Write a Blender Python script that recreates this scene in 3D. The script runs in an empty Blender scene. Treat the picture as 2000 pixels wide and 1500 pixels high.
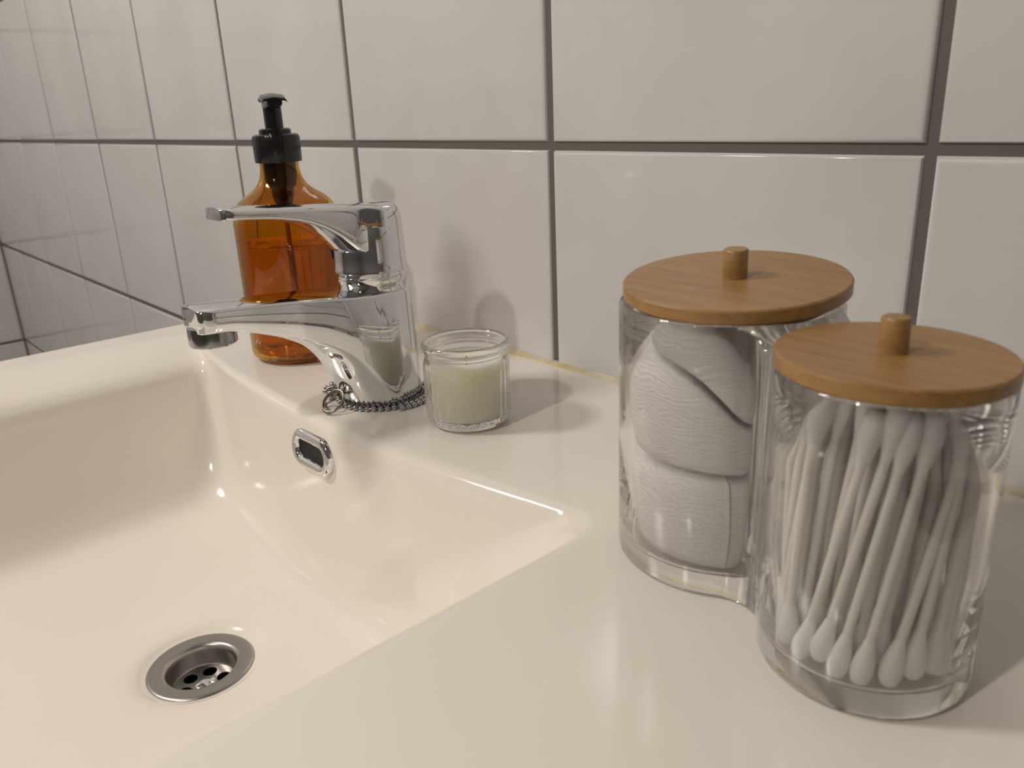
import bpy, bmesh, math, random
from mathutils import Matrix, Vector, geometry

# ------------------------------------------------------------------ units
U = 0.00125          # one modelling unit (approx. 1.25 mm) in metres
random.seed(7)
sc = bpy.context.scene
col = sc.collection

# ------------------------------------------------------------------ camera
cam_d = bpy.data.cameras.new('camera')
cam = bpy.data.objects.new('camera', cam_d)
col.objects.link(cam)
RX = Vector((0.6736252725673264, 0.7378973510018519, -0.04167123159981016))
RY = Vector((0.21529159329887249, -0.24985240498060063, -0.9440462412298684))
RZ = Vector((-0.7070208780604913, 0.6269619407187806, -0.32716999079486514))
CAM = Vector((125.597, -324.040, 147.452))
m = Matrix.Identity(4)
for i in range(3):
    m[i][0] = RX[i]; m[i][1] = -RY[i]; m[i][2] = -RZ[i]; m[i][3] = CAM[i] * U
cam.matrix_world = m
cam_d.sensor_width = 36.0
cam_d.lens = 1572.357 / 2000 * 36.0
cam_d.clip_start = 0.01
cam_d.clip_end = 50
cam_d.dof.use_dof = True
cam_d.dof.focus_distance = 0.50
cam_d.dof.aperture_fstop = 16.0
sc.camera = cam

# ------------------------------------------------------------------ world, lights, exposure
w = bpy.data.worlds.new('world'); sc.world = w
w.use_nodes = True
bgn = w.node_tree.nodes['Background']
bgn.inputs[0].default_value = (0.9, 0.95, 1.0, 1); bgn.inputs[1].default_value = 0.02

def point_light(name, p, power, colr, radius):
    d = bpy.data.lights.new(name, 'POINT'); d.energy = power; d.color = colr
    d.shadow_soft_size = radius
    o = bpy.data.objects.new(name, d); o.location = Vector(p) * U; col.objects.link(o); return o
WARM = (1.0, 0.912, 0.82)
point_light('ceiling_spot', (-830, -870, 1050), 46.0, WARM, 0.15)
point_light('ceiling_spot', (-60, -900, 720), 15.5, WARM, 0.03)

vs = sc.view_settings
vs.view_transform = 'Standard'; vs.look = 'None'; vs.gamma = 1.0
vs.use_curve_mapping = False
vs.exposure = 0.10
sc.cycles.max_bounces = 160
sc.cycles.transmission_bounces = 160
sc.cycles.glossy_bounces = 160
sc.cycles.transparent_max_bounces = 12
sc.cycles.sample_clamp_indirect = 12.0
sc.cycles.blur_glossy = 0.6

# ------------------------------------------------------------------ materials
def new_mat(name):
    mt = bpy.data.materials.new(name); mt.use_nodes = True
    nt = mt.node_tree; b = nt.nodes['Principled BSDF']
    return mt, nt, b
def setp(b, **k):
    for n, v in k.items():
        n = n.replace('_', ' ')
        if n in b.inputs: b.inputs[n].default_value = v
def coords(nt, scale=(1, 1, 1), kind='Object'):
    tc = nt.nodes.new('ShaderNodeTexCoord'); mp = nt.nodes.new('ShaderNodeMapping')
    mp.inputs['Scale'].default_value = scale
    nt.links.new(tc.outputs[kind], mp.inputs['Vector']); return mp.outputs['Vector']
def noise(nt, vec, scale, detail=3, rough=.5, dist=0):
    n = nt.nodes.new('ShaderNodeTexNoise')
    n.inputs['Scale'].default_value = scale; n.inputs['Detail'].default_value = detail
    n.inputs['Roughness'].default_value = rough; n.inputs['Distortion'].default_value = dist
    nt.links.new(vec, n.inputs['Vector']); return n.outputs['Fac']
def ramp(nt, fac, stops):
    r = nt.nodes.new('ShaderNodeValToRGB'); e = r.color_ramp.elements
    while len(e) < len(stops): e.new(.5)
    for i, (p, c) in enumerate(stops): e[i].position = p; e[i].color = (*c, 1)
    nt.links.new(fac, r.inputs[0]); return r.outputs[0]
def bump(nt, b, h, strength, dist):
    n = nt.nodes.new('ShaderNodeBump'); n.inputs['Strength'].default_value = strength
    n.inputs['Distance'].default_value = dist
    nt.links.new(h, n.inputs['Height']); nt.links.new(n.outputs[0], b.inputs['Normal'])

M = {}
# glazed white wall tile: faint clouding in the glaze, long soft waves in the surface
mt, nt, b = new_mat('glazed_tile'); M['tile'] = mt
v = coords(nt)
oi = nt.nodes.new('ShaderNodeObjectInfo')
addv = nt.nodes.new('ShaderNodeVectorMath'); addv.operation = 'ADD'
nt.links.new(v, addv.inputs[0]); nt.links.new(oi.outputs['Location'], addv.inputs[1])
vv = addv.outputs[0]
nt.links.new(ramp(nt, noise(nt, vv, 9, 4), [(.3, (.63, .625, .62)), (.7, (.69, .685, .685))]), b.inputs['Base Color'])
setp(b, Roughness=.10, IOR=1.5)
bump(nt, b, noise(nt, vv, 22, 2, .4), .25, .0012)
# grout
mt, nt, b = new_mat('grout'); M['grout'] = mt
v = coords(nt)
n1 = noise(nt, v, 900, 4, .7)
nt.links.new(ramp(nt, n1, [(.3, (.095, .085, .075)), (.7, (.19, .175, .16))]), b.inputs['Base Color'])
setp(b, Roughness=.9); bump(nt, b, n1, .6, .0006)
# wall surface beyond the built tiles: the same grid of tile and grout
def grid_mat(name, ax_u, ax_v, off_u, off_v, pu, pv):
    mt, nt, b = new_mat(name)
    tc = nt.nodes.new('ShaderNodeTexCoord'); sx = nt.nodes.new('ShaderNodeSeparateXYZ')
    nt.links.new(tc.outputs['Object'], sx.inputs[0])
    masks = []
    for ax, off, pit in ((ax_u, off_u, pu), (ax_v, off_v, pv)):
        a = nt.nodes.new('ShaderNodeMath'); a.operation = 'SUBTRACT'
        nt.links.new(sx.outputs[ax], a.inputs[0]); a.inputs[1].default_value = off * U
        p = nt.nodes.new('ShaderNodeMath'); p.operation = 'PINGPONG'
        nt.links.new(a.outputs[0], p.inputs[0]); p.inputs[1].default_value = pit * U / 2
        g = nt.nodes.new('ShaderNodeMath'); g.operation = 'LESS_THAN'
        nt.links.new(p.outputs[0], g.inputs[0]); g.inputs[1].default_value = 2.3 * U
        masks.append(g.outputs[0])
    mx = nt.nodes.new('ShaderNodeMath'); mx.operation = 'MAXIMUM'
    nt.links.new(masks[0], mx.inputs[0]); nt.links.new(masks[1], mx.inputs[1])
    c = ramp(nt, mx.outputs[0], [(0, (.66, .655, .65)), (1, (.14, .13, .12))])
    nt.links.new(c, b.inputs['Base Color'])
    r = nt.nodes.new('ShaderNodeMapRange'); nt.links.new(mx.outputs[0], r.inputs[0])
    r.inputs[3].default_value = .12; r.inputs[4].default_value = .9
    nt.links.new(r.outputs[0], b.inputs['Roughness'])
    return mt
# sanitary ware
mt, nt, b = new_mat('porcelain'); M['porcelain'] = mt
v = coords(nt)
nt.links.new(ramp(nt, noise(nt, v, 6, 3), [(.3, (.86, .815, .735)), (.7, (.89, .85, .775))]), b.inputs['Base Color'])
setp(b, Roughness=.13, IOR=1.5)
bump(nt, b, noise(nt, v, 14, 2), .05, .002)
# sealant
mt, nt, b = new_mat('yellowed_sealant'); M['sealant'] = mt
v = coords(nt)
nt.links.new(ramp(nt, noise(nt, v, 40, 4, .6), [(.38, (.66, .60, .46)), (.66, (.52, .44, .22))]), b.inputs['Base Color'])
setp(b, Roughness=.45)
# chrome with a few dried water marks
def metal(name, colr, rough, spots):
    mt, nt, b = new_mat(name)
    setp(b, Metallic=1.0); b.inputs['Base Color'].default_value = (*colr, 1)
    v = coords(nt)
    nt.links.new(ramp(nt, noise(nt, v, 260, 3, .6), [(.60, (rough,) * 3), (.78, (rough + spots,) * 3)]), b.inputs['Roughness'])
    return mt
M['chrome'] = metal('chrome', (.74, .75, .76), .035, .16)
M['dark_chrome'] = metal('dull_chrome', (.42, .42, .42), .12, .16)
M['steel'] = metal('brushed_steel', (.40, .385, .37), .33, .08)
M['dull_steel'] = metal('dull_chain_steel', (.46, .46, .47), .14, .15)
M['ring_steel'] = metal('bronze_ring_steel', (.34, .31, .28), .22, .15)
# plain colours
def plain(name, c, rough, **k):
    mt, nt, b = new_mat(name); b.inputs['Base Color'].default_value = (*c, 1); setp(b, Roughness=rough, **k)
    M[name] = mt; return mt, nt, b
plain('black_plastic', (.012, .012, .014), .22)
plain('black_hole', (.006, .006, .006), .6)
plain('dark_button', (.015, .015, .017), .3)
plain('plaster', (.13, .122, .115), .9)
plain('floor_vinyl', (.30, .285, .27), .5)
plain('brown_plastic', (.55, .30, .08), .4)
plain('wick', (.42, .33, .20), .9)
# clear acrylic, glass
def glass(name, c, ior, rough=0.0):
    mt, nt, b = new_mat(name); b.inputs['Base Color'].default_value = (*c, 1)
    setp(b, Roughness=rough, IOR=ior); b.inputs['Transmission Weight'].default_value = 1.0
    M[name] = mt; return mt, nt, b
glass('clear_acrylic', (1.0, 1.0, .997), 1.46)
glass('pressed_glass', (.985, .989, .98), 1.47)
glass('amber_glass', (.68, .37, .022), 1.45)
glass('amber_liquid', (.95, .66, .16), 1.36)
# wax
mt, nt, b = plain('cream_wax', (.95, .90, .76), .42)
b.inputs['Subsurface Weight'].default_value = 1.0; b.inputs['Subsurface Radius'].default_value = (.014, .011, .007)
b.inputs['Subsurface Scale'].default_value = 1.0
# bamboo
mt, nt, b = new_mat('bamboo'); M['bamboo'] = mt
v = coords(nt, (14, 200, 200))
oi = nt.nodes.new('ShaderNodeObjectInfo')
addv = nt.nodes.new('ShaderNodeVectorMath'); addv.operation = 'ADD'
nt.links.new(v, addv.inputs[0]); nt.links.new(oi.outputs['Location'], addv.inputs[1])
n1 = noise(nt, addv.outputs[0], 1.6, 5, .62, .6)
nt.links.new(ramp(nt, n1, [(.25, (.25, .128, .042)), (.5, (.335, .188, .066)), (.75, (.40, .235, .088))]), b.inputs['Base Color'])
setp(b, Roughness=.36); bump(nt, b, n1, .08, .0004)
# cotton
mt, nt, b = new_mat('cotton_pad_fibre'); M['pad'] = mt
tc = nt.nodes.new('ShaderNodeTexCoord'); mp = nt.nodes.new('ShaderNodeMapping')
nt.links.new(tc.outputs['Object'], mp.inputs['Vector']); mp.inputs['Scale'].default_value = (1, 1, 2.4)
wv = nt.nodes.new('ShaderNodeTexWave'); wv.bands_direction = 'Z'
wv.inputs['Scale'].default_value = 75; wv.inputs['Distortion'].default_value = 22
wv.inputs['Detail'].default_value = 4; wv.inputs['Detail Scale'].default_value = .7
nt.links.new(mp.outputs[0], wv.inputs['Vector'])
nt.links.new(ramp(nt, wv.outputs['Fac'], [(.2, (.91, .895, .88)), (.8, (.96, .945, .93))]), b.inputs['Base Color'])
setp(b, Roughness=.95); bump(nt, b, wv.outputs['Fac'], .30, .0010)
mt, nt, b = new_mat('cotton_bud'); M['bud'] = mt
v = coords(nt); b.inputs['Base Color'].default_value = (.96, .945, .93, 1); setp(b, Roughness=.95)
bump(nt, b, noise(nt, v, 1400, 3, .6), .4, .0004)
plain('paper_stick', (.90, .87, .82), .7)

# ------------------------------------------------------------------ mesh helpers (all coordinates in modelling units)
def link(name, me, mat, parent=None, loc=None):
    o = bpy.data.objects.new(name, me); col.objects.link(o)
    if mat is not None and not me.materials: me.materials.append(M[mat])
    if parent is not None: o.parent = parent
    if loc is not None: o.location = Vector(loc) * U
    return o
def mesh(name, verts, faces, smooth=True, angle=None):
    me = bpy.data.meshes.new(name)
    me.from_pydata([tuple(Vector(v) * U) for v in verts], [], faces)
    bm = bmesh.new(); bm.from_mesh(me)
    bmesh.ops.remove_doubles(bm, verts=bm.verts, dist=1e-7)
    bmesh.ops.recalc_face_normals(bm, faces=bm.faces)
    if angle is not None:
        for e in bm.edges:
            if len(e.link_faces) == 2 and e.calc_face_angle(0) > math.radians(angle): e.smooth = False
    for f in bm.faces: f.smooth = smooth
    bm.to_mesh(me); bm.free(); me.update(); return me
def join(*parts):
    vs_, fs_ = [], []
    for v, f in parts:
        k = len(vs_); vs_ += list(v); fs_ += [tuple(i + k for i in q) for q in f]
    return vs_, fs_
def rings(rs, closed=True, cap0=False, cap1=False):
    """rs: list of rings (lists of points, equal count) -> verts, quads"""
    n = len(rs[0]); vs_ = [p for r in rs for p in r]; fs_ = []
    for i in range(len(rs) - 1):
        for j in range(n if closed else n - 1):
            a, c = i * n + j, i * n + (j + 1) % n
            fs_.append((a, c, c + n, a + n))
    if cap0: fs_.append(tuple(range(n))[::-1])
    if cap1: fs_.append(tuple(range((len(rs) - 1) * n, len(rs) * n)))
    return vs_, fs_
def circle(cx, cy, z, r, n=64, ph=0):
    return [(cx + r * math.cos(2 * math.pi * i / n + ph), cy + r * math.sin(2 * math.pi * i / n + ph), z) for i in range(n)]
def lathe(cx, cy, prof, n=64, cap0=True, cap1=True, fr=None):
    rs = []
    for r, z in prof:
        if fr is None: rs.append(circle(cx, cy, z, max(r, 1e-4), n))
        else:
            rs.append([(cx + fr(r, z, 2 * math.pi * i / n) * math.cos(2 * math.pi * i / n),
                        cy + fr(r, z, 2 * math.pi * i / n) * math.sin(2 * math.pi * i / n), z) for i in range(n)])
    return rings(rs, True, cap0, cap1)
def box(x0, x1, y0, y1, z0, z1):
    v = [(x, y, z) for z in (z0, z1) for y in (y0, y1) for x in (x0, x1)]
    return v, [(0, 2, 3, 1), (4, 5, 7, 6), (0, 1, 5, 4), (2, 6, 7, 3), (0, 4, 6, 2), (1, 3, 7, 5)]
def tube(path, r, n=8, closed=False):
    P = [Vector(p) for p in path]; rs = []; N = len(P)
    up = Vector((0, 0, 1))
    for i, p in enumerate(P):
        a = P[(i - 1) % N] if closed or i > 0 else p; c = P[(i + 1) % N] if closed or i < N - 1 else p
        t = (c - a).normalized(); u = t.cross(up)
        if u.length < 1e-3: u = t.cross(Vector((1, 0, 0)))
        u.normalize(); w_ = t.cross(u)
        rs.append([p + r * (u * math.cos(2 * math.pi * k / n) + w_ * math.sin(2 * math.pi * k / n)) for k in range(n)])
    if closed: rs.append(rs[0])
    return rings(rs, True, not closed, not closed)
def thing(name, label, cat, base, group=None):
    o = bpy.data.objects.new(name, None); col.objects.link(o)
    o.location = Vector(base) * U; o.empty_display_size = .01
    o['label'] = label; o['category'] = cat
    if group: o['group'] = group
    return o
def part(name, geo, mat, parent, base=(0, 0, 0), smooth=True, angle=35, label=None):
    """geo is given in world units; the part's mesh is stored relative to its parent chain origin `base`"""
    b_ = Vector(base)
    me = mesh(name, [Vector(p) - b_ for p in geo[0]], geo[1], smooth, angle)
    o = link(name, me, mat, parent)
    if label: o['label'] = label
    return o
def structure(name, geo, mat, smooth=False, angle=30):
    me = mesh(name, geo[0], geo[1], smooth, angle); o = link(name, me, mat); o['kind'] = 'structure'; return o
def interp(tab, n):
    """Catmull-Rom through rows of numbers"""
    out = []
    K = len(tab)
    for i in range(K - 1):
        p0 = tab[max(i - 1, 0)]; p1 = tab[i]; p2 = tab[i + 1]; p3 = tab[min(i + 2, K - 1)]
        for s in range(n):
            t = s / n
            out.append([p1[k] + (p2[k] - p1[k]) * t if False else
                        .5 * (2 * p1[k] + (p2[k] - p0[k]) * t + (2 * p0[k] - 5 * p1[k] + 4 * p2[k] - p3[k]) * t * t + (3 * p1[k] - p0[k] - 3 * p2[k] + p3[k]) * t ** 3)
                        for k in range(len(p1))])
    out.append(list(tab[-1])); return out
def lin(tab, x):
    if x <= tab[0][0]: return tab[0][1]
    for (a, fa), (c, fc) in zip(tab, tab[1:]):
        if x <= c:
            t = (x - a) / (c - a); return fa + (fc - fa) * t
    return tab[-1][1]
def smoothcurve(tab, n=24):
    """densely sampled monotone-ish smooth version of a (x, y) table"""
    return [tuple(r) for r in interp(tab, n)]

# ------------------------------------------------------------------ the room
LX, RXW, FY, FZ, CZ = -1752.7, 780.0, -2000.0, -760.0, 1600.0
PX, PZ, HZ = 200.0, 197.4, 125.3      # tile pitch, height of one grout line
GW = 4.6                              # joint width
M['grid_back'] = grid_mat('back_wall_tiling', 'X', 'Z', 0, HZ, PX, PZ)
M['grid_left'] = grid_mat('left_wall_tiling', 'Y', 'Z', 0, HZ, PX, PZ)
wb = structure('wall_back', box(LX - 20, RXW + 20, 1.4, 30, FZ - 10, CZ + 10), 'grid_back')
wl = structure('wall_left', box(LX - 30, LX - 1.4, FY - 20, 30, FZ - 10, CZ + 10), 'grid_left')
structure('wall_right', box(RXW, RXW + 30, FY - 20, 1.3, FZ - 10, CZ + 10), 'plaster')
structure('wall_front', box(LX - 1.3, RXW, FY - 30, FY, FZ - 10, CZ + 10), 'plaster')
structure('floor', box(LX - 1.3, RXW, FY, 1.3, FZ - 30, FZ), 'floor_vinyl')
structure('ceiling', box(LX - 1.3, RXW, FY, 1.3, CZ, CZ + 30), 'plaster')

def tile_mesh(w_, h_):
    """a tile lying in the xz plane, glazed face at y=0 towards -y, softly cushioned edge"""
    rs = []
    for ins, y in ((0, 6), (0, 1.5), (.25, .75), (.8, .25), (1.7, .04), (3.2, 0)):
        rs.append([(-w_ / 2 + ins, y, -h_ / 2 + ins), (w_ / 2 - ins, y, -h_ / 2 + ins), (w_ / 2 - ins, y, h_ / 2 - ins), (-w_ / 2 + ins, y, h_ / 2 - ins)])
    g = rings(rs, True, False, True)
    return mesh('tile', g[0], g[1], True, 50)
full = tile_mesh(PX - 4.8, PZ - 5.4)
ROWS = [(HZ + k * PZ, HZ + (k + 1) * PZ) for k in range(-3, 3)]
def lay(parent, me, px, pz, rz):
    o = link('tile', me, 'tile', parent, px + (pz,)); o.rotation_euler = (random.uniform(-1, 1) * .0022, 0, rz + random.uniform(-1, 1) * .0022)
    return o
for z0, z1 in ROWS:
    zc = (z0 + z1) / 2
    for k in range(-2, 8):
        lay(wb, full, (-k * PX - PX / 2, random.uniform(-.25, .25)), zc + random.uniform(-.5, .5), 0)
wlast = (-1600 - LX) - GW / 2 - 1.5
edge_t = tile_mesh(wlast, PZ - 5.4)
for z0, z1 in ROWS:
    lay(wb, edge_t, (-1600 - GW / 2 - wlast / 2, 0), (z0 + z1) / 2, 0)
for z0, z1 in ROWS[:4]:
    for k in range(0, 6):
        lay(wl, full, (LX + random.uniform(-.2, .2), -k * PX - PX / 2 - 1.5), (z0 + z1) / 2, math.pi / 2)

# ------------------------------------------------------------------ wash basin
NS, NC = 26, 14          # points along one side / one corner
def contour(L, R, B, F, bow, rBL, rBR, rF, z):
    pts = []
    def arc(cx, cy, r, a0, a1):
        for i in range(NC):
            a = math.radians(a0 + (a1 - a0) * i / (NC - 1)); pts.append((cx + r * math.cos(a), cy + r * math.sin(a), z))
    lim = .499 * min(R - L, B - F)
    rBL, rBR, rF = min(rBL, lim), min(rBR, lim), min(rF, lim)
    def side(p, q):
        for i in range(1, NS): t = i / NS; pts.append((p[0] + (q[0] - p[0]) * t, p[1] + (q[1] - p[1]) * t, z))
    arc(L + rBL, B - rBL, rBL, 180, 90); side((L + rBL, B), (R - rBR, B))
    arc(R - rBR, B - rBR, rBR, 90, 0); side((R, B - rBR), (R, F + rF))
    arc(R - rF, F + rF, rF, 0, -90); side((R - rF, F), (L + rF, F))
    arc(L + rF, F + rF, rF, -90, -180); side((L, F + rF), (L, B - rBL))
    if bow:
        xc, hw = (L + R) / 2, (R - L) / 2; out = []
        for x, y, zz in pts:
            u = max(0, 1 - ((x - xc) / hw) ** 2); s = max(0, min(1, (y - (B - 70)) / 70)); s = s * s * (3 - 2 * s)
            out.append((x, y - bow * u * s, zz))
        pts[:] = out
    return pts
DX, DY, DZ, DR = -232.0, -222.0, -109.0, 25.6      # drain
BX0, BX1, BY0, BY1 = -491.0, 168.0, -460.0, -0.3
#        L     R     B      F    bow rBL rBR  rF    z
levels = [
 (-470, -45.5, -115.5, -409, 20,  9,  16, 30,   0.0),
 (-460, -49.4, -119.4, -406, 20,  9,  17, 30,  -0.2),
 (-450, -52.4, -122.3, -403, 20,  9,  18, 30,  -1.2),
 (-438, -54.8, -124.4, -400, 20,  9,  20, 30,  -3.1),
 (-426, -56.4, -125.8, -398, 19.5, 10, 23, 32,  -5.9),
 (-416.8, -57.6, -126.7, -396.5, 19.2, 10.5, 28, 33, -9.2),
 (-411.4, -58.8, -127.4, -395, 19, 11, 34, 34, -13.6),
 (-408.8, -60.2, -128.0, -394, 18.6, 12, 42, 36, -19),
 (-406.4, -63.5, -129.2, -392, 18, 14, 58, 40, -31),
 (-399, -70, -132.0, -388, 17, 20, 86, 50, -58),
 (-389, -79, -135.5, -380, 15, 27, 100, 60, -80),
 (-374, -96, -143.0, -366, 12, 34, 104, 64, -94.5),
 (-345, -124, -157.0, -340, 7, 42, 92, 62, -101.5),
 (-305, -160, -176.0, -300, 2, 50, 66, 58, -104.6),
 (-272, -192, -188.0, -262, 0, 37, 37, 37, -106.3),
 (DX - 31, DX + 31, DY + 31, DY - 31, 0, 31, 31, 31, -107.6),
 (DX - 27, DX + 27, DY + 27, DY - 27, 0, 27, 27, 27, -109.6),
 (DX - 22, DX + 22, DY + 22, DY - 22, 0, 22, 22, 22, -110.6),
]
rs = []
# outer apron, rim and deck
def outer(ins, z): return contour(BX0 + ins, BX1 - ins, BY1 - ins, BY0 + ins, 0, max(7 - ins, 1), max(7 - ins, 1), max(7 - ins, 1), z)
for ins, z in ((6, -152), (2, -150), (0, -146), (0, -3.2), (.3, -1.7), (1.0, -.7), (1.9, -.15), (3.2, 0.0)): rs.append(outer(ins, z))
def scaled_outer(t):
    a = outer(3.2, 0.0); c = contour(*levels[0][:5], *levels[0][5:]); return [tuple(p + (q - p) * t for p, q in zip(x, y)) for x, y in zip(a, c)]
for t in (.05, .35, .7, .96): rs.append(scaled_outer(t))
for row in interp(levels, 5): rs.append(contour(*row))
rs.append(circle_pts := [(DX + (x - DX) * .95, DY + (y - DY) * .95, -121.0) for x, y, z in rs[-1]])
g = rings(rs, True, True, False)
basin = thing('washbasin', 'cream white porcelain washbasin with a rounded bowl below the chrome tap', 'washbasin', (DX, -230, 0))
BB = (DX, -230, 0)
part('bowl', g, 'porcelain', basin, BB, True, 60)
# drain
def annulus_prof(prof, n=56): return lathe(DX, DY, prof, n, False, False)
fl = part('drain_flange', annulus_prof([(DR - .4, DZ - 1.6), (DR, DZ - .6), (DR - .5, DZ - .1), (DR - 1.6, DZ + .1), (19.0, DZ - .1), (17.6, DZ - .5), (16.6, DZ - 1.7), (16.2, DZ - 4.0), (16.0, DZ - 11), (15.0, DZ - 12.3), (14.2, DZ - 12.6)]), 'steel', basin, BB, True, 60, 'brushed steel drain flange')
# strainer plate with six holes and a central screw
def strainer():
    n = 48; outer_ = [(15.4 * math.cos(2 * math.pi * i / n), 15.4 * math.sin(2 * math.pi * i / n)) for i in range(n)]
    loops = [outer_]
    for k in range(6):
        a = math.radians(60 * k + 22); cx, cy = 9.6 * math.cos(a), 9.6 * math.sin(a)
        loops.append([(cx + 3.5 * math.cos(2 * math.pi * i / 20), cy - 3.5 * math.sin(2 * math.pi * i / 20)) for i in range(20)])
    flat = [p for l in loops for p in l]
    tri = geometry.tessellate_polygon([[Vector((x, y, 0)) for x, y in l] for l in loops])
    zt = DZ - 11.8; zb = zt - 1.4; N = len(flat)
    vs_ = [(DX + x, DY + y, zt) for x, y in flat] + [(DX + x, DY + y, zb) for x, y in flat]
    fs_ = [tuple(t) for t in tri] + [tuple(i + N for i in t)[::-1] for t in tri]
    k = 0
    for l in loops:
        for i in range(len(l)):
            a, c = k + i, k + (i + 1) % len(l); fs_.append((a, c, c + N, a + N))
        k += len(l)
    return vs_, fs_
part('strainer', strainer(), 'steel', fl, BB, True, 30)
part('strainer_screw', join(lathe(DX, DY, [(5.4, DZ - 11.9), (5.4, DZ - 11.0), (4.6, DZ - 10.3), (1.6, DZ - 9.8), (0, DZ - 9.8)], 28, False, True),), 'chrome', fl, BB, True, 40, 'slotted centre screw of the drain')
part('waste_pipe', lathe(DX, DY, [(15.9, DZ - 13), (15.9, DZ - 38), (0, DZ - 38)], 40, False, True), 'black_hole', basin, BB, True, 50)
# overflow plate on the back of the bowl
def stadium(hw, hh, n=16):
    r = hh; pts = []
    for s, a0 in ((1, -90), (-1, 90)):
        for i in range(n + 1):
            a = math.radians(a0 + 180 * i / n); pts.append((s * (hw - r) + r * math.cos(a), r * math.sin(a)))
    return pts
OX, OY, OZ = -232.0, -147.2, -18.3
tilt = math.radians(6)
def owall(pts, d):   # d = distance proud of the bowl wall (towards the viewer)
    return [(OX + u, OY - d * math.cos(tilt) + v_ * math.sin(tilt) * 1.0, OZ + v_ * math.cos(tilt) - d * math.sin(tilt) * 0) for u, v_ in pts]
ov = part('overflow_plate', rings([owall(stadium(19.6, 10.4), -2.0), owall(stadium(19.6, 10.4), .9), owall(stadium(19.2, 10.0), 1.7), owall(stadium(17.6, 8.4), 2.6), owall(stadium(15.4, 6.2), 2.5), owall(stadium(14.2, 5.0), 1.6), owall(stadium(13.9, 4.7), -1.5)], True), 'chrome', basin, BB, True, 50, 'oval chrome overflow plate')
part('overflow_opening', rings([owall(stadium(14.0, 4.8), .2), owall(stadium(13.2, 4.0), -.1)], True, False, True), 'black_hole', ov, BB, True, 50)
# sealant between deck and tiles
sv = []
nx = 120
for i in range(nx + 1):
    x = BX0 + (BX1 - BX0) * i / nx
    hh = 2.2 + .4 * math.sin(x * .07) + .35 * math.sin(x * .19 + 1)
    sv.append([(x, 1.6, hh), (x, -.9, hh), (x, -1.8, hh * .62), (x, -2.9, .6), (x, -3.5, -.3), (x, 1.6, -.3)])
tr = structure('trim_1', rings(sv, True, True, True), 'sealant', True, 40)
tr['label'] = 'yellowed sealant bead between basin and wall tiles'

# ------------------------------------------------------------------ tap
TX, TY = -232.0, -101.0
def slices(ys, wfun, top, bot, nx=18, round_t=1.6, crown=.8):
    """solid built from slices along y; top(x,y,w), bot(x,y,w)"""
    rs = []
    for y in ys:
        w_ = max(wfun(y), .02); ring = []
        us = [-math.cos(math.pi * i / nx) for i in range(nx + 1)]
        for u in us:            # top, left to right
            zt = top(u * w_, y, w_); e = (1 - u * u) ** .5
            rr = min(round_t, w_); d = (1 - abs(u)) * w_
            dz = rr - math.sqrt(max(0, rr * rr - max(0, rr - d) ** 2)) if d < rr else 0
            ring.append((TX + u * w_, y, zt - dz - crown * (u ** 2)))
        for u in us[::-1]:
            zb = bot(u * w_, y, w_)
            rr = min(1.0, w_); d = (1 - abs(u)) * w_
            dz = rr - math.sqrt(max(0, rr * rr - max(0, rr - d) ** 2)) if d < rr else 0
            ring.append((TX + u * w_, y, zb + dz))
        rs.append(ring)
    return rings(rs, True, True, True)
def ylist(y0, y1, yc, r, front_n=46, back_n=26):
    a = [y0 + (yc - y0) * (1 - math.cos(math.pi * i / front_n / 2 * 1.0)) if False else y0 + (yc - y0) * i / front_n for i in range(front_n)]
    extra = [y0 + d for d in (.15, .5, 1.0, 1.6, 2.4)]
    c = [yc + r * math.sin(math.pi / 2 * i / back_n) for i in range(back_n + 1)]
    return sorted(set(a + extra)) + c
# --- body and spout
RB = 21.4
arch = smoothcurve([(-100, 57), (-70, 57), (-58, 54.5), (-46, 50.5), (-34, 45.5), (-22, 38.5), (-14, 30), (-8.5, 20), (-4, 9), (-1, 1.5), (0, 0), (60, 0)], 10)
topc = smoothcurve([(-200, 68.2), (-190, 68.0), (-170, 66.6), (-150, 64.9), (-134, 63.4), (-122, 62.2), (-110, 61.4), (-95, 61.0), (-79, 60.6), (-60, 60.6)], 6)
SY0 = -197.5
wid = smoothcurve([(-197.5, 8.6), (-196.6, 10.6), (-195, 11.8), (-191, 12.5), (-180, 12.9), (-160, 14.0), (-140, 16.6), (-125, 19.3), (-113, 20.9), (-101, RB)], 8)
def w_body(y): return math.sqrt(max(0, RB * RB - (y - TY) ** 2)) if y > TY else lin(wid, y)
def b_body(x, y, w_):
    fr = TY - math.sqrt(max(RB * RB - x * x, 0)); return lin(arch, y - fr)
def t_body(x, y, w_): return max(lin(topc, y), b_body(x, y, w_) + 1)
g = slices(ylist(SY0, TY, TY, RB, 60, 30), w_body, t_body, b_body, 20, 1.3, .6)
def taper(p):
    k = 1 - .0017 * max(0, min(p[2], 62)) * max(0, min(1, (p[1] + 150) / 40))
    return (TX + (p[0] - TX) * k, TY + (p[1] - TY) * (k if p[1] > TY else 1), p[2])
g = ([taper(p) for p in g[0]], g[1])
tap = thing('basin_tap', 'chrome single lever mixer tap on the back of the washbasin', 'tap', (TX, TY, 0)); TB = (TX, TY, 0)
body = part('spout_body', g, 'chrome', tap, TB, True, 42)
part('neck_ring', lathe(TX, TY, [(17.4, 59), (17.4, 64.0), (17.9, 64.6), (17.9, 67.6), (17.3, 68.2), (17.3, 71)], 64, True, True), 'chrome', tap, TB, True, 40)
part('base_ring', lathe(TX, TY, [(21.2, 0), (22.3, .1), (22.4, 1.0), (21.9, 1.5), (20.5, 1.6)], 64, True, True), 'black_plastic', tap, TB, True, 40)
AX, AY = TX, -188.6
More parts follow.
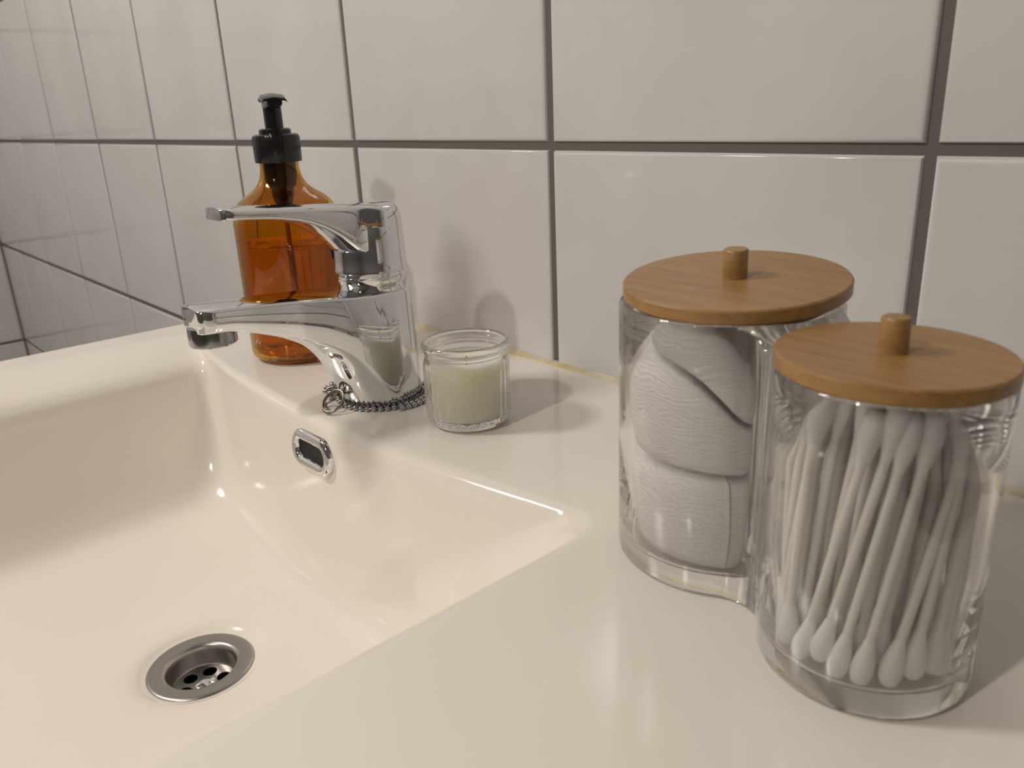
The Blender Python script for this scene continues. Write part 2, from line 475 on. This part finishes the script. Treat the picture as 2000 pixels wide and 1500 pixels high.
aer = part('aerator', lathe(AX, AY, [(0, 58.5), (10.4, 58.5), (10.6, 57.6), (10.8, 50.6), (10.2, 49.9), (9.0, 49.8), (8.6, 51.0), (0, 51.2)], 48, False, False), 'dark_chrome', tap, TB, True, 40)
# --- lever handle
RH = 18.6
larch = smoothcurve([(-110, 104.6), (-62, 104.6), (-50, 104.0), (-38, 102.6), (-26, 99.8), (-17, 95.8), (-10, 91.0), (-5, 86.6), (-2.0, 83.6), (0, 82), (10, 80), (60, 80)], 10)
ltop = smoothcurve([(-190, 110.6), (-178, 110.2), (-160, 108.9), (-140, 107.2), (-120, 105.4), (-104, 104.0), (-94, 102.8), (-88, 101.2), (-84.5, 98.5), (-82.6, 95.0), (-82, 92)], 6)
lwid = smoothcurve([(-179.5, 8.0), (-178.6, 10.0), (-177, 11.0), (-174, 11.6), (-160, 12.1), (-140, 12.8), (-126, 13.5), (-118, 14.1), (-113, 14.9), (-107, 17.1), (-103, 18.3), (-101, RH)], 8)
def w_lev(y): return math.sqrt(max(0, RH * RH - (y - TY) ** 2)) if y > TY else lin(lwid, y)
def b_lev(x, y, w_):
    fr = TY - math.sqrt(max(RH * RH - x * x, 0)); return lin(larch, y - fr)
def t_lev(x, y, w_):
    z = lin(ltop, min(y, -101)) if y < TY else None
    rr = math.hypot(x, y - TY)
    zt = lin(ltop, y)
    if y > TY:   # rounded shoulder around the back of the cap
        e = RH - rr; zt = 103.6
        if e < 6: zt -= 6 - math.sqrt(max(0, 36 - (6 - e) ** 2))
    return max(zt, b_lev(x, y, w_) + .8)
g = slices(ylist(-179.5, TY, TY, RH, 60, 34), w_lev, t_lev, b_lev, 20, 2.0, .8)
def taper2(p):
    k = 1 - .0016 * max(0, min(p[2] - 70, 34)) * max(0, min(1, (p[1] + 140) / 30))
    return (TX + (p[0] - TX) * k, TY + (p[1] - TY) * (k if p[1] > TY else 1), p[2])
g = ([taper2(p) for p in g[0]], g[1])
def hr(z): return RH * (1 - .0016 * max(0, z - 70))
g = join(g, lathe(TX, TY, [(17.0, 70.2), (18.2, 70.2), (RH + .25, 70.7), (RH + .25, 72.2), (RH, 72.7), (hr(78), 78), (hr(86), 86), (hr(93), 93), (hr(93) - .2, 93.4), (10, 95)], 96, True, True))
lev = part('lever_handle', g, 'chrome', tap, TB, True, 42)
def button():
    a = math.radians(230)     # on the front left flank of the cap
    cx, cy = TX + (RH - .5) * math.cos(a), TY + (RH - .5) * math.sin(a)
    d = Vector((math.cos(a), math.sin(a), 0)); t = Vector((-math.sin(a), math.cos(a), 0)); rs = []
    for k, r in ((-1, 3.4), (.9, 3.4), (1.3, 2.8), (1.4, .02)):
        rs.append([tuple(Vector((cx, cy, 80)) + d * k + t * r * .9 * math.cos(2 * math.pi * i / 24) + Vector((0, 0, 1.25)) * r * math.sin(2 * math.pi * i / 24)) for i in range(24)])
    return rings(rs, True, True, True)
part('screw_cap', button(), 'dark_button', lev, TB, True, 50, 'small black screw cover')

# ------------------------------------------------------------------ ball chain and ring round the foot of the tap
chain = thing('ball_chain', 'dull steel ball chain coiled round the foot of the tap', 'chain', (TX, TY - 24, 0))
CB = Vector((TX, TY - 24, 0))
bead = mesh('bead', *(lambda s: (s[0], s[1]))(lathe(0, 0, [(1.45 * math.sin(math.pi * i / 8), -1.45 * math.cos(math.pi * i / 8)) for i in range(9)], 12, False, False)), True, None)
bead.materials.append(M['dull_steel'])
def put_bead(p):
    o = bpy.data.objects.new('bead', bead); col.objects.link(o); o.parent = chain; o.location = (Vector(p) - CB) * U
wire = []
pts = []
r1 = 24.4
for i in range(26):
    a = math.radians(-128 + i * 8.2); pts.append((TX + r1 * math.cos(a), TY + r1 * math.sin(a), 1.45 + (0.5 if i % 5 == 0 else 0)))
pts2 = []
for i in range(11):
    a = math.radians(-14 + i * 7.6); rr = r1 + 3.1; pts2.append((TX + rr * math.cos(a), TY + rr * math.sin(a), 1.45))
lump = []
rl = random.Random(5)
while len(lump) < 26:
    d = Vector((rl.uniform(-1, 1), rl.uniform(-1, 1), rl.uniform(-1, 1)))
    if .55 < d.length < 1:
        q = Vector((-250.5, -121.5, 4.7)) + Vector((d.x * 4.2, d.y * 4.2, d.z * 3.2))
        if all((q - Vector(o)).length > 1.7 for o in lump): lump.append(tuple(q))
for p in pts + pts2 + lump: put_bead(p)
for i, path in enumerate((pts, pts2)):
    part('link_wire', tube(path, .35, 6), 'dull_steel', chain, tuple(CB), True, 60)
ring = thing('split_ring', 'thin bronze wire split ring lying beside the ball chain', 'ring', (-231, -132, 0))
def ring_path(c, r, tx, ty, turns, ph=0, pitch=0.0):
    out = []
    n = int(40 * turns)
    for i in range(n + 1):
        a = ph + 2 * math.pi * i / 40; x, y = r * math.cos(a), r * math.sin(a)
        out.append((c[0] + x, c[1] + y, c[2] + tx * x + ty * y + pitch * i / 40))
    return out
RBASE = (-231, -132, 0)
part('coil', tube(ring_path((-231.5, -132.2, 4.9), 5.6, -.30, .70, 2.0, 0, .7), .58, 8), 'ring_steel', ring, RBASE, True, 60)
part('hook', tube([(x + 7, y - 1.5, z) for x, y, z in [(-246, -131, .8), (-244.5, -133.5, 2.4), (-241, -134, 4.8), (-238, -132, 6.4), (-241, -128, 6.0), (-246, -127, 4.6), (-248.5, -128.5, 2.2), (-247, -131.5, .9)]], .7, 8), 'ring_steel', ring, RBASE, True, 60)

# ------------------------------------------------------------------ soap dispenser
SX, SY = -345.0, -88.0
soap = thing('soap_dispenser', 'amber glass soap bottle with black pump behind the tap', 'soap dispenser', (SX, SY, .2)); SB = (SX, SY, 0)
oprof = [(0, 1.0), (22, .9), (25.5, 0), (28.5, .8), (31, 3.2), (32, 7), (32, 40), (32, 80), (31.9, 86), (31.0, 91.5), (28.6, 96.3), (24.8, 100), (20, 103.2), (16, 106.2), (13.4, 110), (12.1, 114), (11.6, 119), (11.6, 126)]
iprof = [(10.0, 126), (10.0, 114), (11.5, 109.0), (14.2, 104.8), (18.4, 101.6), (23.2, 98.3), (26.8, 94.6), (29.2, 90), (30.2, 85), (30.4, 79), (30.4, 40), (30.4, 7), (29.4, 4.3), (26, 2.8), (0, 2.8)]
oprof = [oprof[0]] + [tuple(r) for r in interp(oprof[1:], 3)]
part('bottle', lathe(SX, SY, oprof + [(11.0, 126.8), (10.4, 126.8)] + iprof, 72, False, False), 'amber_glass', soap, SB, True, 50)
lq = [(0, 2.85), (26, 2.85), (29.35, 4.35), (30.36, 7), (30.36, 40), (30.36, 73.2), (29.6, 72.6), (0, 72.5)]
part('liquid', lathe(SX, SY, lq, 72, False, False), 'amber_liquid', soap, SB, True, 50, 'orange liquid soap')
part('dip_tube', lathe(SX, SY, [(1.5, 6), (1.5, 98)], 16, True, True), 'brown_plastic', soap, SB, True, 50)
part('neck_dark_core', lathe(SX, SY, [(1.6, 93), (4.5, 94), (6.6, 98), (6.8, 104), (8.6, 106), (9.4, 110.5), (9.7, 114), (9.7, 126)], 32, True, True), 'black_plastic', soap, SB, True, 50)  # black core added inside the amber neck to make it look dark
def ribbed(r, z, a): return r * (1 + (.012 * math.cos(a * 40) if r > 13 and 122 < z < 135 else 0))
part('pump_collar', lathe(SX, SY, [(11.8, 120.6), (13.6, 120.6), (13.9, 121.2), (13.9, 134.6), (13.3, 136.2), (11.8, 136.8), (9.6, 136.9), (9.4, 137.6), (9.4, 139.2), (8.4, 140.0), (5.6, 140.1)], 160, True, True, ribbed), 'black_plastic', soap, SB, True, 40)
stem = part('pump_stem', lathe(SX, SY, [(5.4, 139), (5.4, 151.5), (4.6, 152.4)], 32, True, True), 'black_plastic', soap, SB, True, 40)
# head: a nozzle block pointing towards the viewer, with a hooded top plate
hd = Vector((.933, -.36, 0)); hs = Vector((.36, .933, 0))
def head():
    rs = []
    for d, w_, zb, zt in ((-6.4, 4.2, 151.8, 156.6), (-5.8, 5.0, 151.2, 157.6), (-2, 5.4, 150.8, 158.6), (2, 5.4, 150.8, 158.8), (8, 5.0, 151.6, 158.6), (14, 4.6, 152.6, 157.8), (19, 4.4, 152.4, 156.8), (20, 4.0, 152.6, 156.2)):
        ring = []
        for u, zz in ((-1, zb + .8), (-.8, zb), (.8, zb), (1, zb + .8), (1, zt - 1.2), (.72, zt), (0, zt + .35), (-.72, zt), (-1, zt - 1.2)):
            ring.append(tuple(Vector((SX, SY, zz)) + hd * d + hs * u * w_))
        rs.append(ring)
    a = rings(rs, True, True, True)
    rs = []
    for d, z in ((-6.6, 157.3), (-3, 158.9), (4, 159.4), (12, 158.8), (18, 157.6), (21, 156.6)):   # curved thumb plate wider than the nozzle
        w_ = 7.4 if d > -6 else 6.0
        rs.append([tuple(Vector((SX, SY, z + dz)) + hd * d + hs * u * w_) for u, dz in ((-1, -2.6), (-.82, -.4), (0, .5), (.82, -.4), (1, -2.6), (.8, -1.6), (0, -.9), (-.8, -1.6))])
    return join(a, rings(rs, True, True, True))
part('pump_head', head(), 'black_plastic', soap, SB, True, 35)

# ------------------------------------------------------------------ candle in a fluted glass
KX, KY = -169.0, -92.0
cand = thing('candle_jar', 'cream candle in a small fluted clear glass jar beside the tap', 'candle', (KX, KY, .2)); KB = (KX, KY, 0)
def flute(r, z, a):
    k = max(0, min(1, (z - 2.5) / 3)) * max(0, min(1, (31.5 - z) / 3)); return r - .55 * k * abs(math.sin(a * 13)) ** .7 * (1 if r > 19.9 else 0)
kp = [(0, 1.6), (13, 1.4), (15.6, 0), (17.6, .2), (19.4, 1.5), (20.6, 3.6), (21.0, 6), (21.2, 12), (21.3, 22), (21.2, 28), (20.9, 31), (20.3, 33.2), (19.7, 34.4), (19.7, 35.0), (20.1, 35.4), (20.1, 35.9), (19.8, 36.4), (20.0, 37.0), (21.2, 38.2), (21.5, 39.6), (21.1, 41.0), (20.2, 41.7), (19.3, 41.3), (18.7, 40), (18.4, 38), (18.3, 34), (18.9, 31), (19.0, 22), (18.9, 8), (18.2, 5), (15, 3.9), (0, 3.8)]
part('glass', lathe(KX, KY, kp, 208, False, False, flute), 'pressed_glass', cand, KB, True, 50)
random.seed(3)
def waxr(r, z, a): return r
wx = [(0, 3.95), (15, 4.05), (18.05, 5.2), (18.72, 8), (18.8, 22), (18.7, 30.6), (18.3, 32.3), (16.5, 32.1), (9, 31.4), (3, 31.6), (0, 31.9)]
part('wax', lathe(KX, KY, wx, 72, False, False), 'cream_wax', cand, KB, True, 50)
part('wick', tube([(KX, KY, 31), (KX + .2, KY, 33.5), (KX + .8, KY - .3, 35.2)], .6, 8), 'wick', cand, KB, True, 60)

# ------------------------------------------------------------------ twin acrylic canister
F0, FR_, N0, NR_ = Vector((-12.9, -108.5)), 34.4, Vector((48.4, -131.8)), 27.2
HF, HN, WALL, FLOOR = 87.0, 82.4, 2.1, 6.5
def peanut(dl, rho=13.0):
    """outline of two circles joined by concave fillets, shrunk by dl"""
    a, c, r1, r2 = F0, N0, FR_ - dl, NR_ - dl; q = rho + dl
    ax = (c - a); D = ax.length; ax.normalize(); nrm = Vector((-ax.y, ax.x))
    d1, d2 = r1 + q, r2 + q
    u = (d1 * d1 - d2 * d2 + D * D) / (2 * D); h = math.sqrt(d1 * d1 - u * u)
    c1 = a + ax * u + nrm * h; c2 = a + ax * u - nrm * h
    pts = []
    def arc(c_, r, p0, p1, ccw, n):
        a0 = math.atan2(*(p0 - c_).yx); a1 = math.atan2(*(p1 - c_).yx)
        if ccw and a1 <= a0: a1 += 2 * math.pi
        if not ccw and a1 >= a0: a1 -= 2 * math.pi
        for i in range(n): t = a0 + (a1 - a0) * i / n; pts.append((c_.x + r * math.cos(t), c_.y + r * math.sin(t)))
    t1f, t1n = a + (c1 - a).normalized() * r1, c + (c1 - c).normalized() * r2
    t2f, t2n = a + (c2 - a).normalized() * r1, c + (c2 - c).normalized() * r2
    arc(a, r1, t1f, t2f, True, 84); arc(c2, q, t2f, t2n, False, 18)
    arc(c, r2, t2n, t1n, True, 76); arc(c1, q, t1n, t1f, False, 18)
    return pts
AXC = (N0 - F0); DC = AXC.length; AXC.normalize()
def topz(x, y):
    u = (Vector((x, y)) - F0).dot(AXC); t = max(0, min(1, (u - FR_ + 3.0) / (DC - NR_ - FR_ + 4))); t = t * t * (3 - 2 * t); return HF + (HN - HF) * t
def canister():
    vs_, fs_ = [], []
    rs = []
    for dl, z in ((2.2, 0), (1.0, .25), (.3, .9), (0, 2.0)): rs.append([(x, y, z) for x, y in peanut(dl)])
    o0 = peanut(0); o1 = peanut(.5)
    for t in (.25, .5, .75): rs.append([(x, y, 2 + (topz(x, y) - 2.6) * t) for x, y in o0])
    rs.append([(x, y, topz(x, y) - .6) for x, y in o0]); rs.append([(x, y, topz(x, y)) for x, y in o1])
    g = rings(rs, True, True, False); vs_ += g[0]; fs_ += g[1]
    n = len(o0); base_top = len(vs_) - n
    loops = [[Vector((x, y, 0)) for x, y in o1]]; idx = list(range(base_top, base_top + n))
    for c, r in ((F0, FR_ - WALL), (N0, NR_ - WALL)):
        m_ = 80; k = len(vs_)
        prof = [(r + .4, None), (r, .6), (r, 20), (r, 45), (r, FLOOR + 3.0), (r - .5, FLOOR + 1.4), (r - 1.6, FLOOR + .3), (r - 3, FLOOR)]
        for rr, zz in prof:
            for i in range(m_):
                a = -2 * math.pi * i / m_; x, y = c.x + rr * math.cos(a), c.y + rr * math.sin(a); tz = topz(x, y)
                z = tz if zz is None else (tz - .6 if zz == .6 else (tz - zz if zz in (20, 45) else zz)); vs_.append((x, y, z))
        for j in range(len(prof) - 1):
            for i in range(m_):
                p, q = k + j * m_ + i, k + j * m_ + (i + 1) % m_; fs_.append((p, p + m_, q + m_, q))
        fs_.append(tuple(k + (len(prof) - 1) * m_ + i for i in range(m_)))
        loops.append([Vector((vs_[k + i][0], vs_[k + i][1], 0)) for i in range(m_)]); idx += list(range(k, k + m_))
    for t in geometry.tessellate_polygon(loops): fs_.append(tuple(idx[i] for i in t))
    return vs_, fs_
can = part('twin_canister', canister(), 'clear_acrylic', None, (15, -118, 0), True, 40)
can.location = Vector((15, -118, .2)) * U
can['label'] = 'clear acrylic double canister holding cotton pads and cotton swabs'; can['category'] = 'canister'

# --- bamboo lids
def lid(label, c, r, z_top, tx, ty, plug_r, kr, group='bamboo canister lids'):
    th = 4.2
    t = thing('canister_lid', label, 'lid', (c[0], c[1], z_top - th), group)
    def tr(g):   # tilt about the centre
        return [(p[0] * U, p[1] * U, (p[2] + tx * p[0] + ty * p[1]) * U) for p in g[0]], g[1]
    def add(name, g, mat='bamboo'):
        vs_, fs_ = tr(g); me = mesh(name, [Vector(p) / U for p in vs_], fs_, True, 40); return link(name, me, mat, t)
    add('disc', lathe(0, 0, [(r - .5, 0), (r, .45), (r, th - .5), (r - .5, th), (0, th)], 96, True, False))
    add('plug', lathe(0, 0, [(plug_r, -3.2), (plug_r + .3, -2.9), (plug_r + .3, .02)], 80, True, True))
    add('knob', lathe(0, 0, [(kr, th - .05), (kr, th + 8.3), (kr - .4, th + 8.8), (0, th + 8.85)], 16, True, False))
    return t
lid('round bamboo lid with peg knob on the cotton swab canister', (48.0, -131.3), 27.6, 87.1, -.010, .004, NR_ - WALL - 1.2, 3.45)
lid('larger tilted bamboo lid with peg knob on the cotton pad canister', (-12.2, -107.3), 34.5, 94.0, -.0126, .0735, FR_ - WALL - 3.0, 3.9)

# --- cotton pads (thick soft folded pads pressed against the wall of the canister)
UV = Vector((.674, .738)).normalized(); VV = Vector((-UV.y, UV.x))    # picture-right and away from the viewer
RI = FR_ - WALL - .7
def pad(label, zb, zt, seed, span=(-1, 1), amp=1.0, rim=.55):
    rnd = random.Random(seed); ph = [rnd.uniform(0, 6.28) for _ in range(8)]
    n, mrad = 72, 14
    u0, u1 = span
    def outline(a):
        x, y = math.cos(a), math.sin(a); u = x * UV.x + y * UV.y
        uc = max(u0, min(u1, u)); return (x, y, uc)
    def shape(rho, a, s):
        x, y, uc = outline(a)
        rr = RI * rho * (1 - .012 * (1 + math.sin(3 * a + ph[0])))
        px, py = rr * x, rr * y
        u = px * UV.x + py * UV.y; v_ = px * VV.x + py * VV.y
        lo, hi = u0 * RI, u1 * RI                       # cut the disc to its share of the canister
        if u < lo: px += (lo - u) * UV.x; py += (lo - u) * UV.y; u = lo
        if u > hi: px -= (u - hi) * UV.x; py -= (u - hi) * UV.y; u = hi
        b_, t_ = zb(u, v_), zt(u, v_); mid, half = (b_ + t_) / 2, (t_ - b_) / 2
        w_ = amp * (.7 * math.sin(u * .13 + ph[1]) + .6 * math.sin(v_ * .17 + ph[2]) + .4 * math.sin((u + v_) * .31 + ph[3]))
        return px, py, mid, half, w_
    rs = []
    K = 9
    for k in range(mrad + 1):                           # bottom, outwards
        rho = k / mrad; row = []
        for i in range(n):
            a = 2 * math.pi * i / n; px, py, mid, half, w_ = shape(max(rho * .93, 1e-4), a, -1)
            row.append((px, py, mid - half * (1 - .10 * rho ** 4)))
        rs.append(row)
    for k in range(1, K):                               # rounded flank
        t = -1 + 2 * k / K; row = []
        for i in range(n):
            a = 2 * math.pi * i / n
            rho = .93 + .07 * (1 - abs(t) ** 2.6)
            px, py, mid, half, w_ = shape(rho, a, t)
            q = .35 * math.sin(t * 5 + 2.3 * math.sin(a * 2 + ph[4]) + ph[5])
            px *= 1 - .010 * (1 + q); py *= 1 - .010 * (1 + q)
            row.append((px, py, mid + half * t * .90 + .25 * w_ * (1 - t * t)))
        rs.append(row)
    for k in range(mrad, -1, -1):
        rho = k / mrad; row = []
        for i in range(n):
            a = 2 * math.pi * i / n; px, py, mid, half, w_ = shape(max(rho * .93, 1e-4), a, 1)
            row.append((px, py, mid + half * (1 - .10 * rho ** 4) + .8 * w_ * (1 - rho)))
        rs.append(row)
    g = rings(rs, True, True, True)
    zm = FLOOR
    o = part('cotton_pad', ([(p[0], p[1], p[2] - zm) for p in g[0]], g[1]), 'pad', None, (0, 0, 0), True, None)
    o.location = Vector((F0.x, F0.y, zm)) * U
    o['label'] = label; o['category'] = 'cotton pad'; o['group'] = 'cotton pads in the canister'
def sl(z, ku, kv=0, q=0): return lambda u, v_: z + ku * u + kv * v_ + q * u * u
edge1 = smoothcurve([(-34, 74.5), (-29, 73.5), (-21, 71.8), (-14, 68), (-7, 61.5), (-1, 57), (6, 54.5), (14, 53.5), (24, 53), (34, 53)], 6)
edge2 = smoothcurve([(-34, 85.2), (-24, 85.6), (-15, 85.2), (-9, 82.5), (-2, 76.5), (5, 70.5), (9, 69), (13, 70.5), (20, 72), (34, 71)], 6)
pad('folded cotton pad at the lower left of the pad canister', sl(FLOOR + .3, 0), sl(38.5, -.05, 0, -.004), 1, (-1, -.14))
pad('cotton pad at the lower right of the pad canister', sl(FLOOR + .3, 0), sl(38.0, .0), 2, (-.12, 1))
pad('thick cotton pad in the middle of the pad canister stack', sl(39.4, .01), lambda u, v_: lin(edge1, u) - .5, 3)
pad('topmost cotton pad sloping down to the right under the tilted lid', lambda u, v_: lin(edge1, u) + .5, lambda u, v_: lin(edge2, u) - .02 * v_, 4)

# --- cotton swabs
def stick_mesh():
    g = lathe(0, 0, [(1.2, 4), (1.2, 36), (1.2, 68)], 10, True, True); return mesh('stick', g[0], g[1], True, 60)
def tip_mesh():
    pr = [(0, 0), (1.1, .25), (1.95, 1.0), (2.5, 2.3), (2.75, 4.2), (2.65, 6.2), (2.2, 8.6), (1.7, 10.8), (1.35, 12.4), (1.2, 13.2)]
    g = lathe(0, 0, pr, 14, False, True); return mesh('cotton_tip', g[0], g[1], True, 70)
stick_me, tip_me = stick_mesh(), tip_mesh()
stick_me.materials.append(M['paper_stick']); tip_me.materials.append(M['bud'])
def swab(p, q, i):
    p, q = Vector(p), Vector(q); d = (q - p).normalized(); L = 72.0
    t = thing('cotton_swab', 'white cotton swab standing upright among others in the swab canister', 'cotton swab', p, 'cotton swabs in the canister')
    t.rotation_mode = 'QUATERNION'; t.rotation_quaternion = Vector((0, 0, 1)).rotation_difference(d)
    o = bpy.data.objects.new('stick', stick_me); col.objects.link(o); o.parent = t
    o = bpy.data.objects.new('cotton_tip', tip_me); col.objects.link(o); o.parent = t
    o = bpy.data.objects.new('cotton_tip', tip_me); col.objects.link(o); o.parent = t
    o.location = (0, 0, L * U); o.rotation_euler = (math.pi, 0, 0)
random.seed(11)
RS = NR_ - WALL - 3.1
spots = []
for ring_r, cnt in ((RS, 25), (RS - 5.4, 19), (RS - 10.8, 12), (RS - 16.2, 6)):
    off = random.uniform(0, 1)
    for i in range(cnt):
        spots.append((ring_r - random.uniform(0, .5), 2 * math.pi * (i + off + random.uniform(-.16, .16)) / cnt))
for i, (r, a) in enumerate(spots):
    tw = math.radians(24 + random.uniform(-13, 13)) * (r / RS) ** .5
    rt = min(RS, r + random.uniform(-.5, .5))
    z = FLOOR + .4 + random.choice((0, 0, .8, 1.6, 2.6))
    p = (N0.x + r * math.cos(a), N0.y + r * math.sin(a), z)
    q = (N0.x + rt * math.cos(a + tw), N0.y + rt * math.sin(a + tw), z + 71)
    swab(p, q, i)
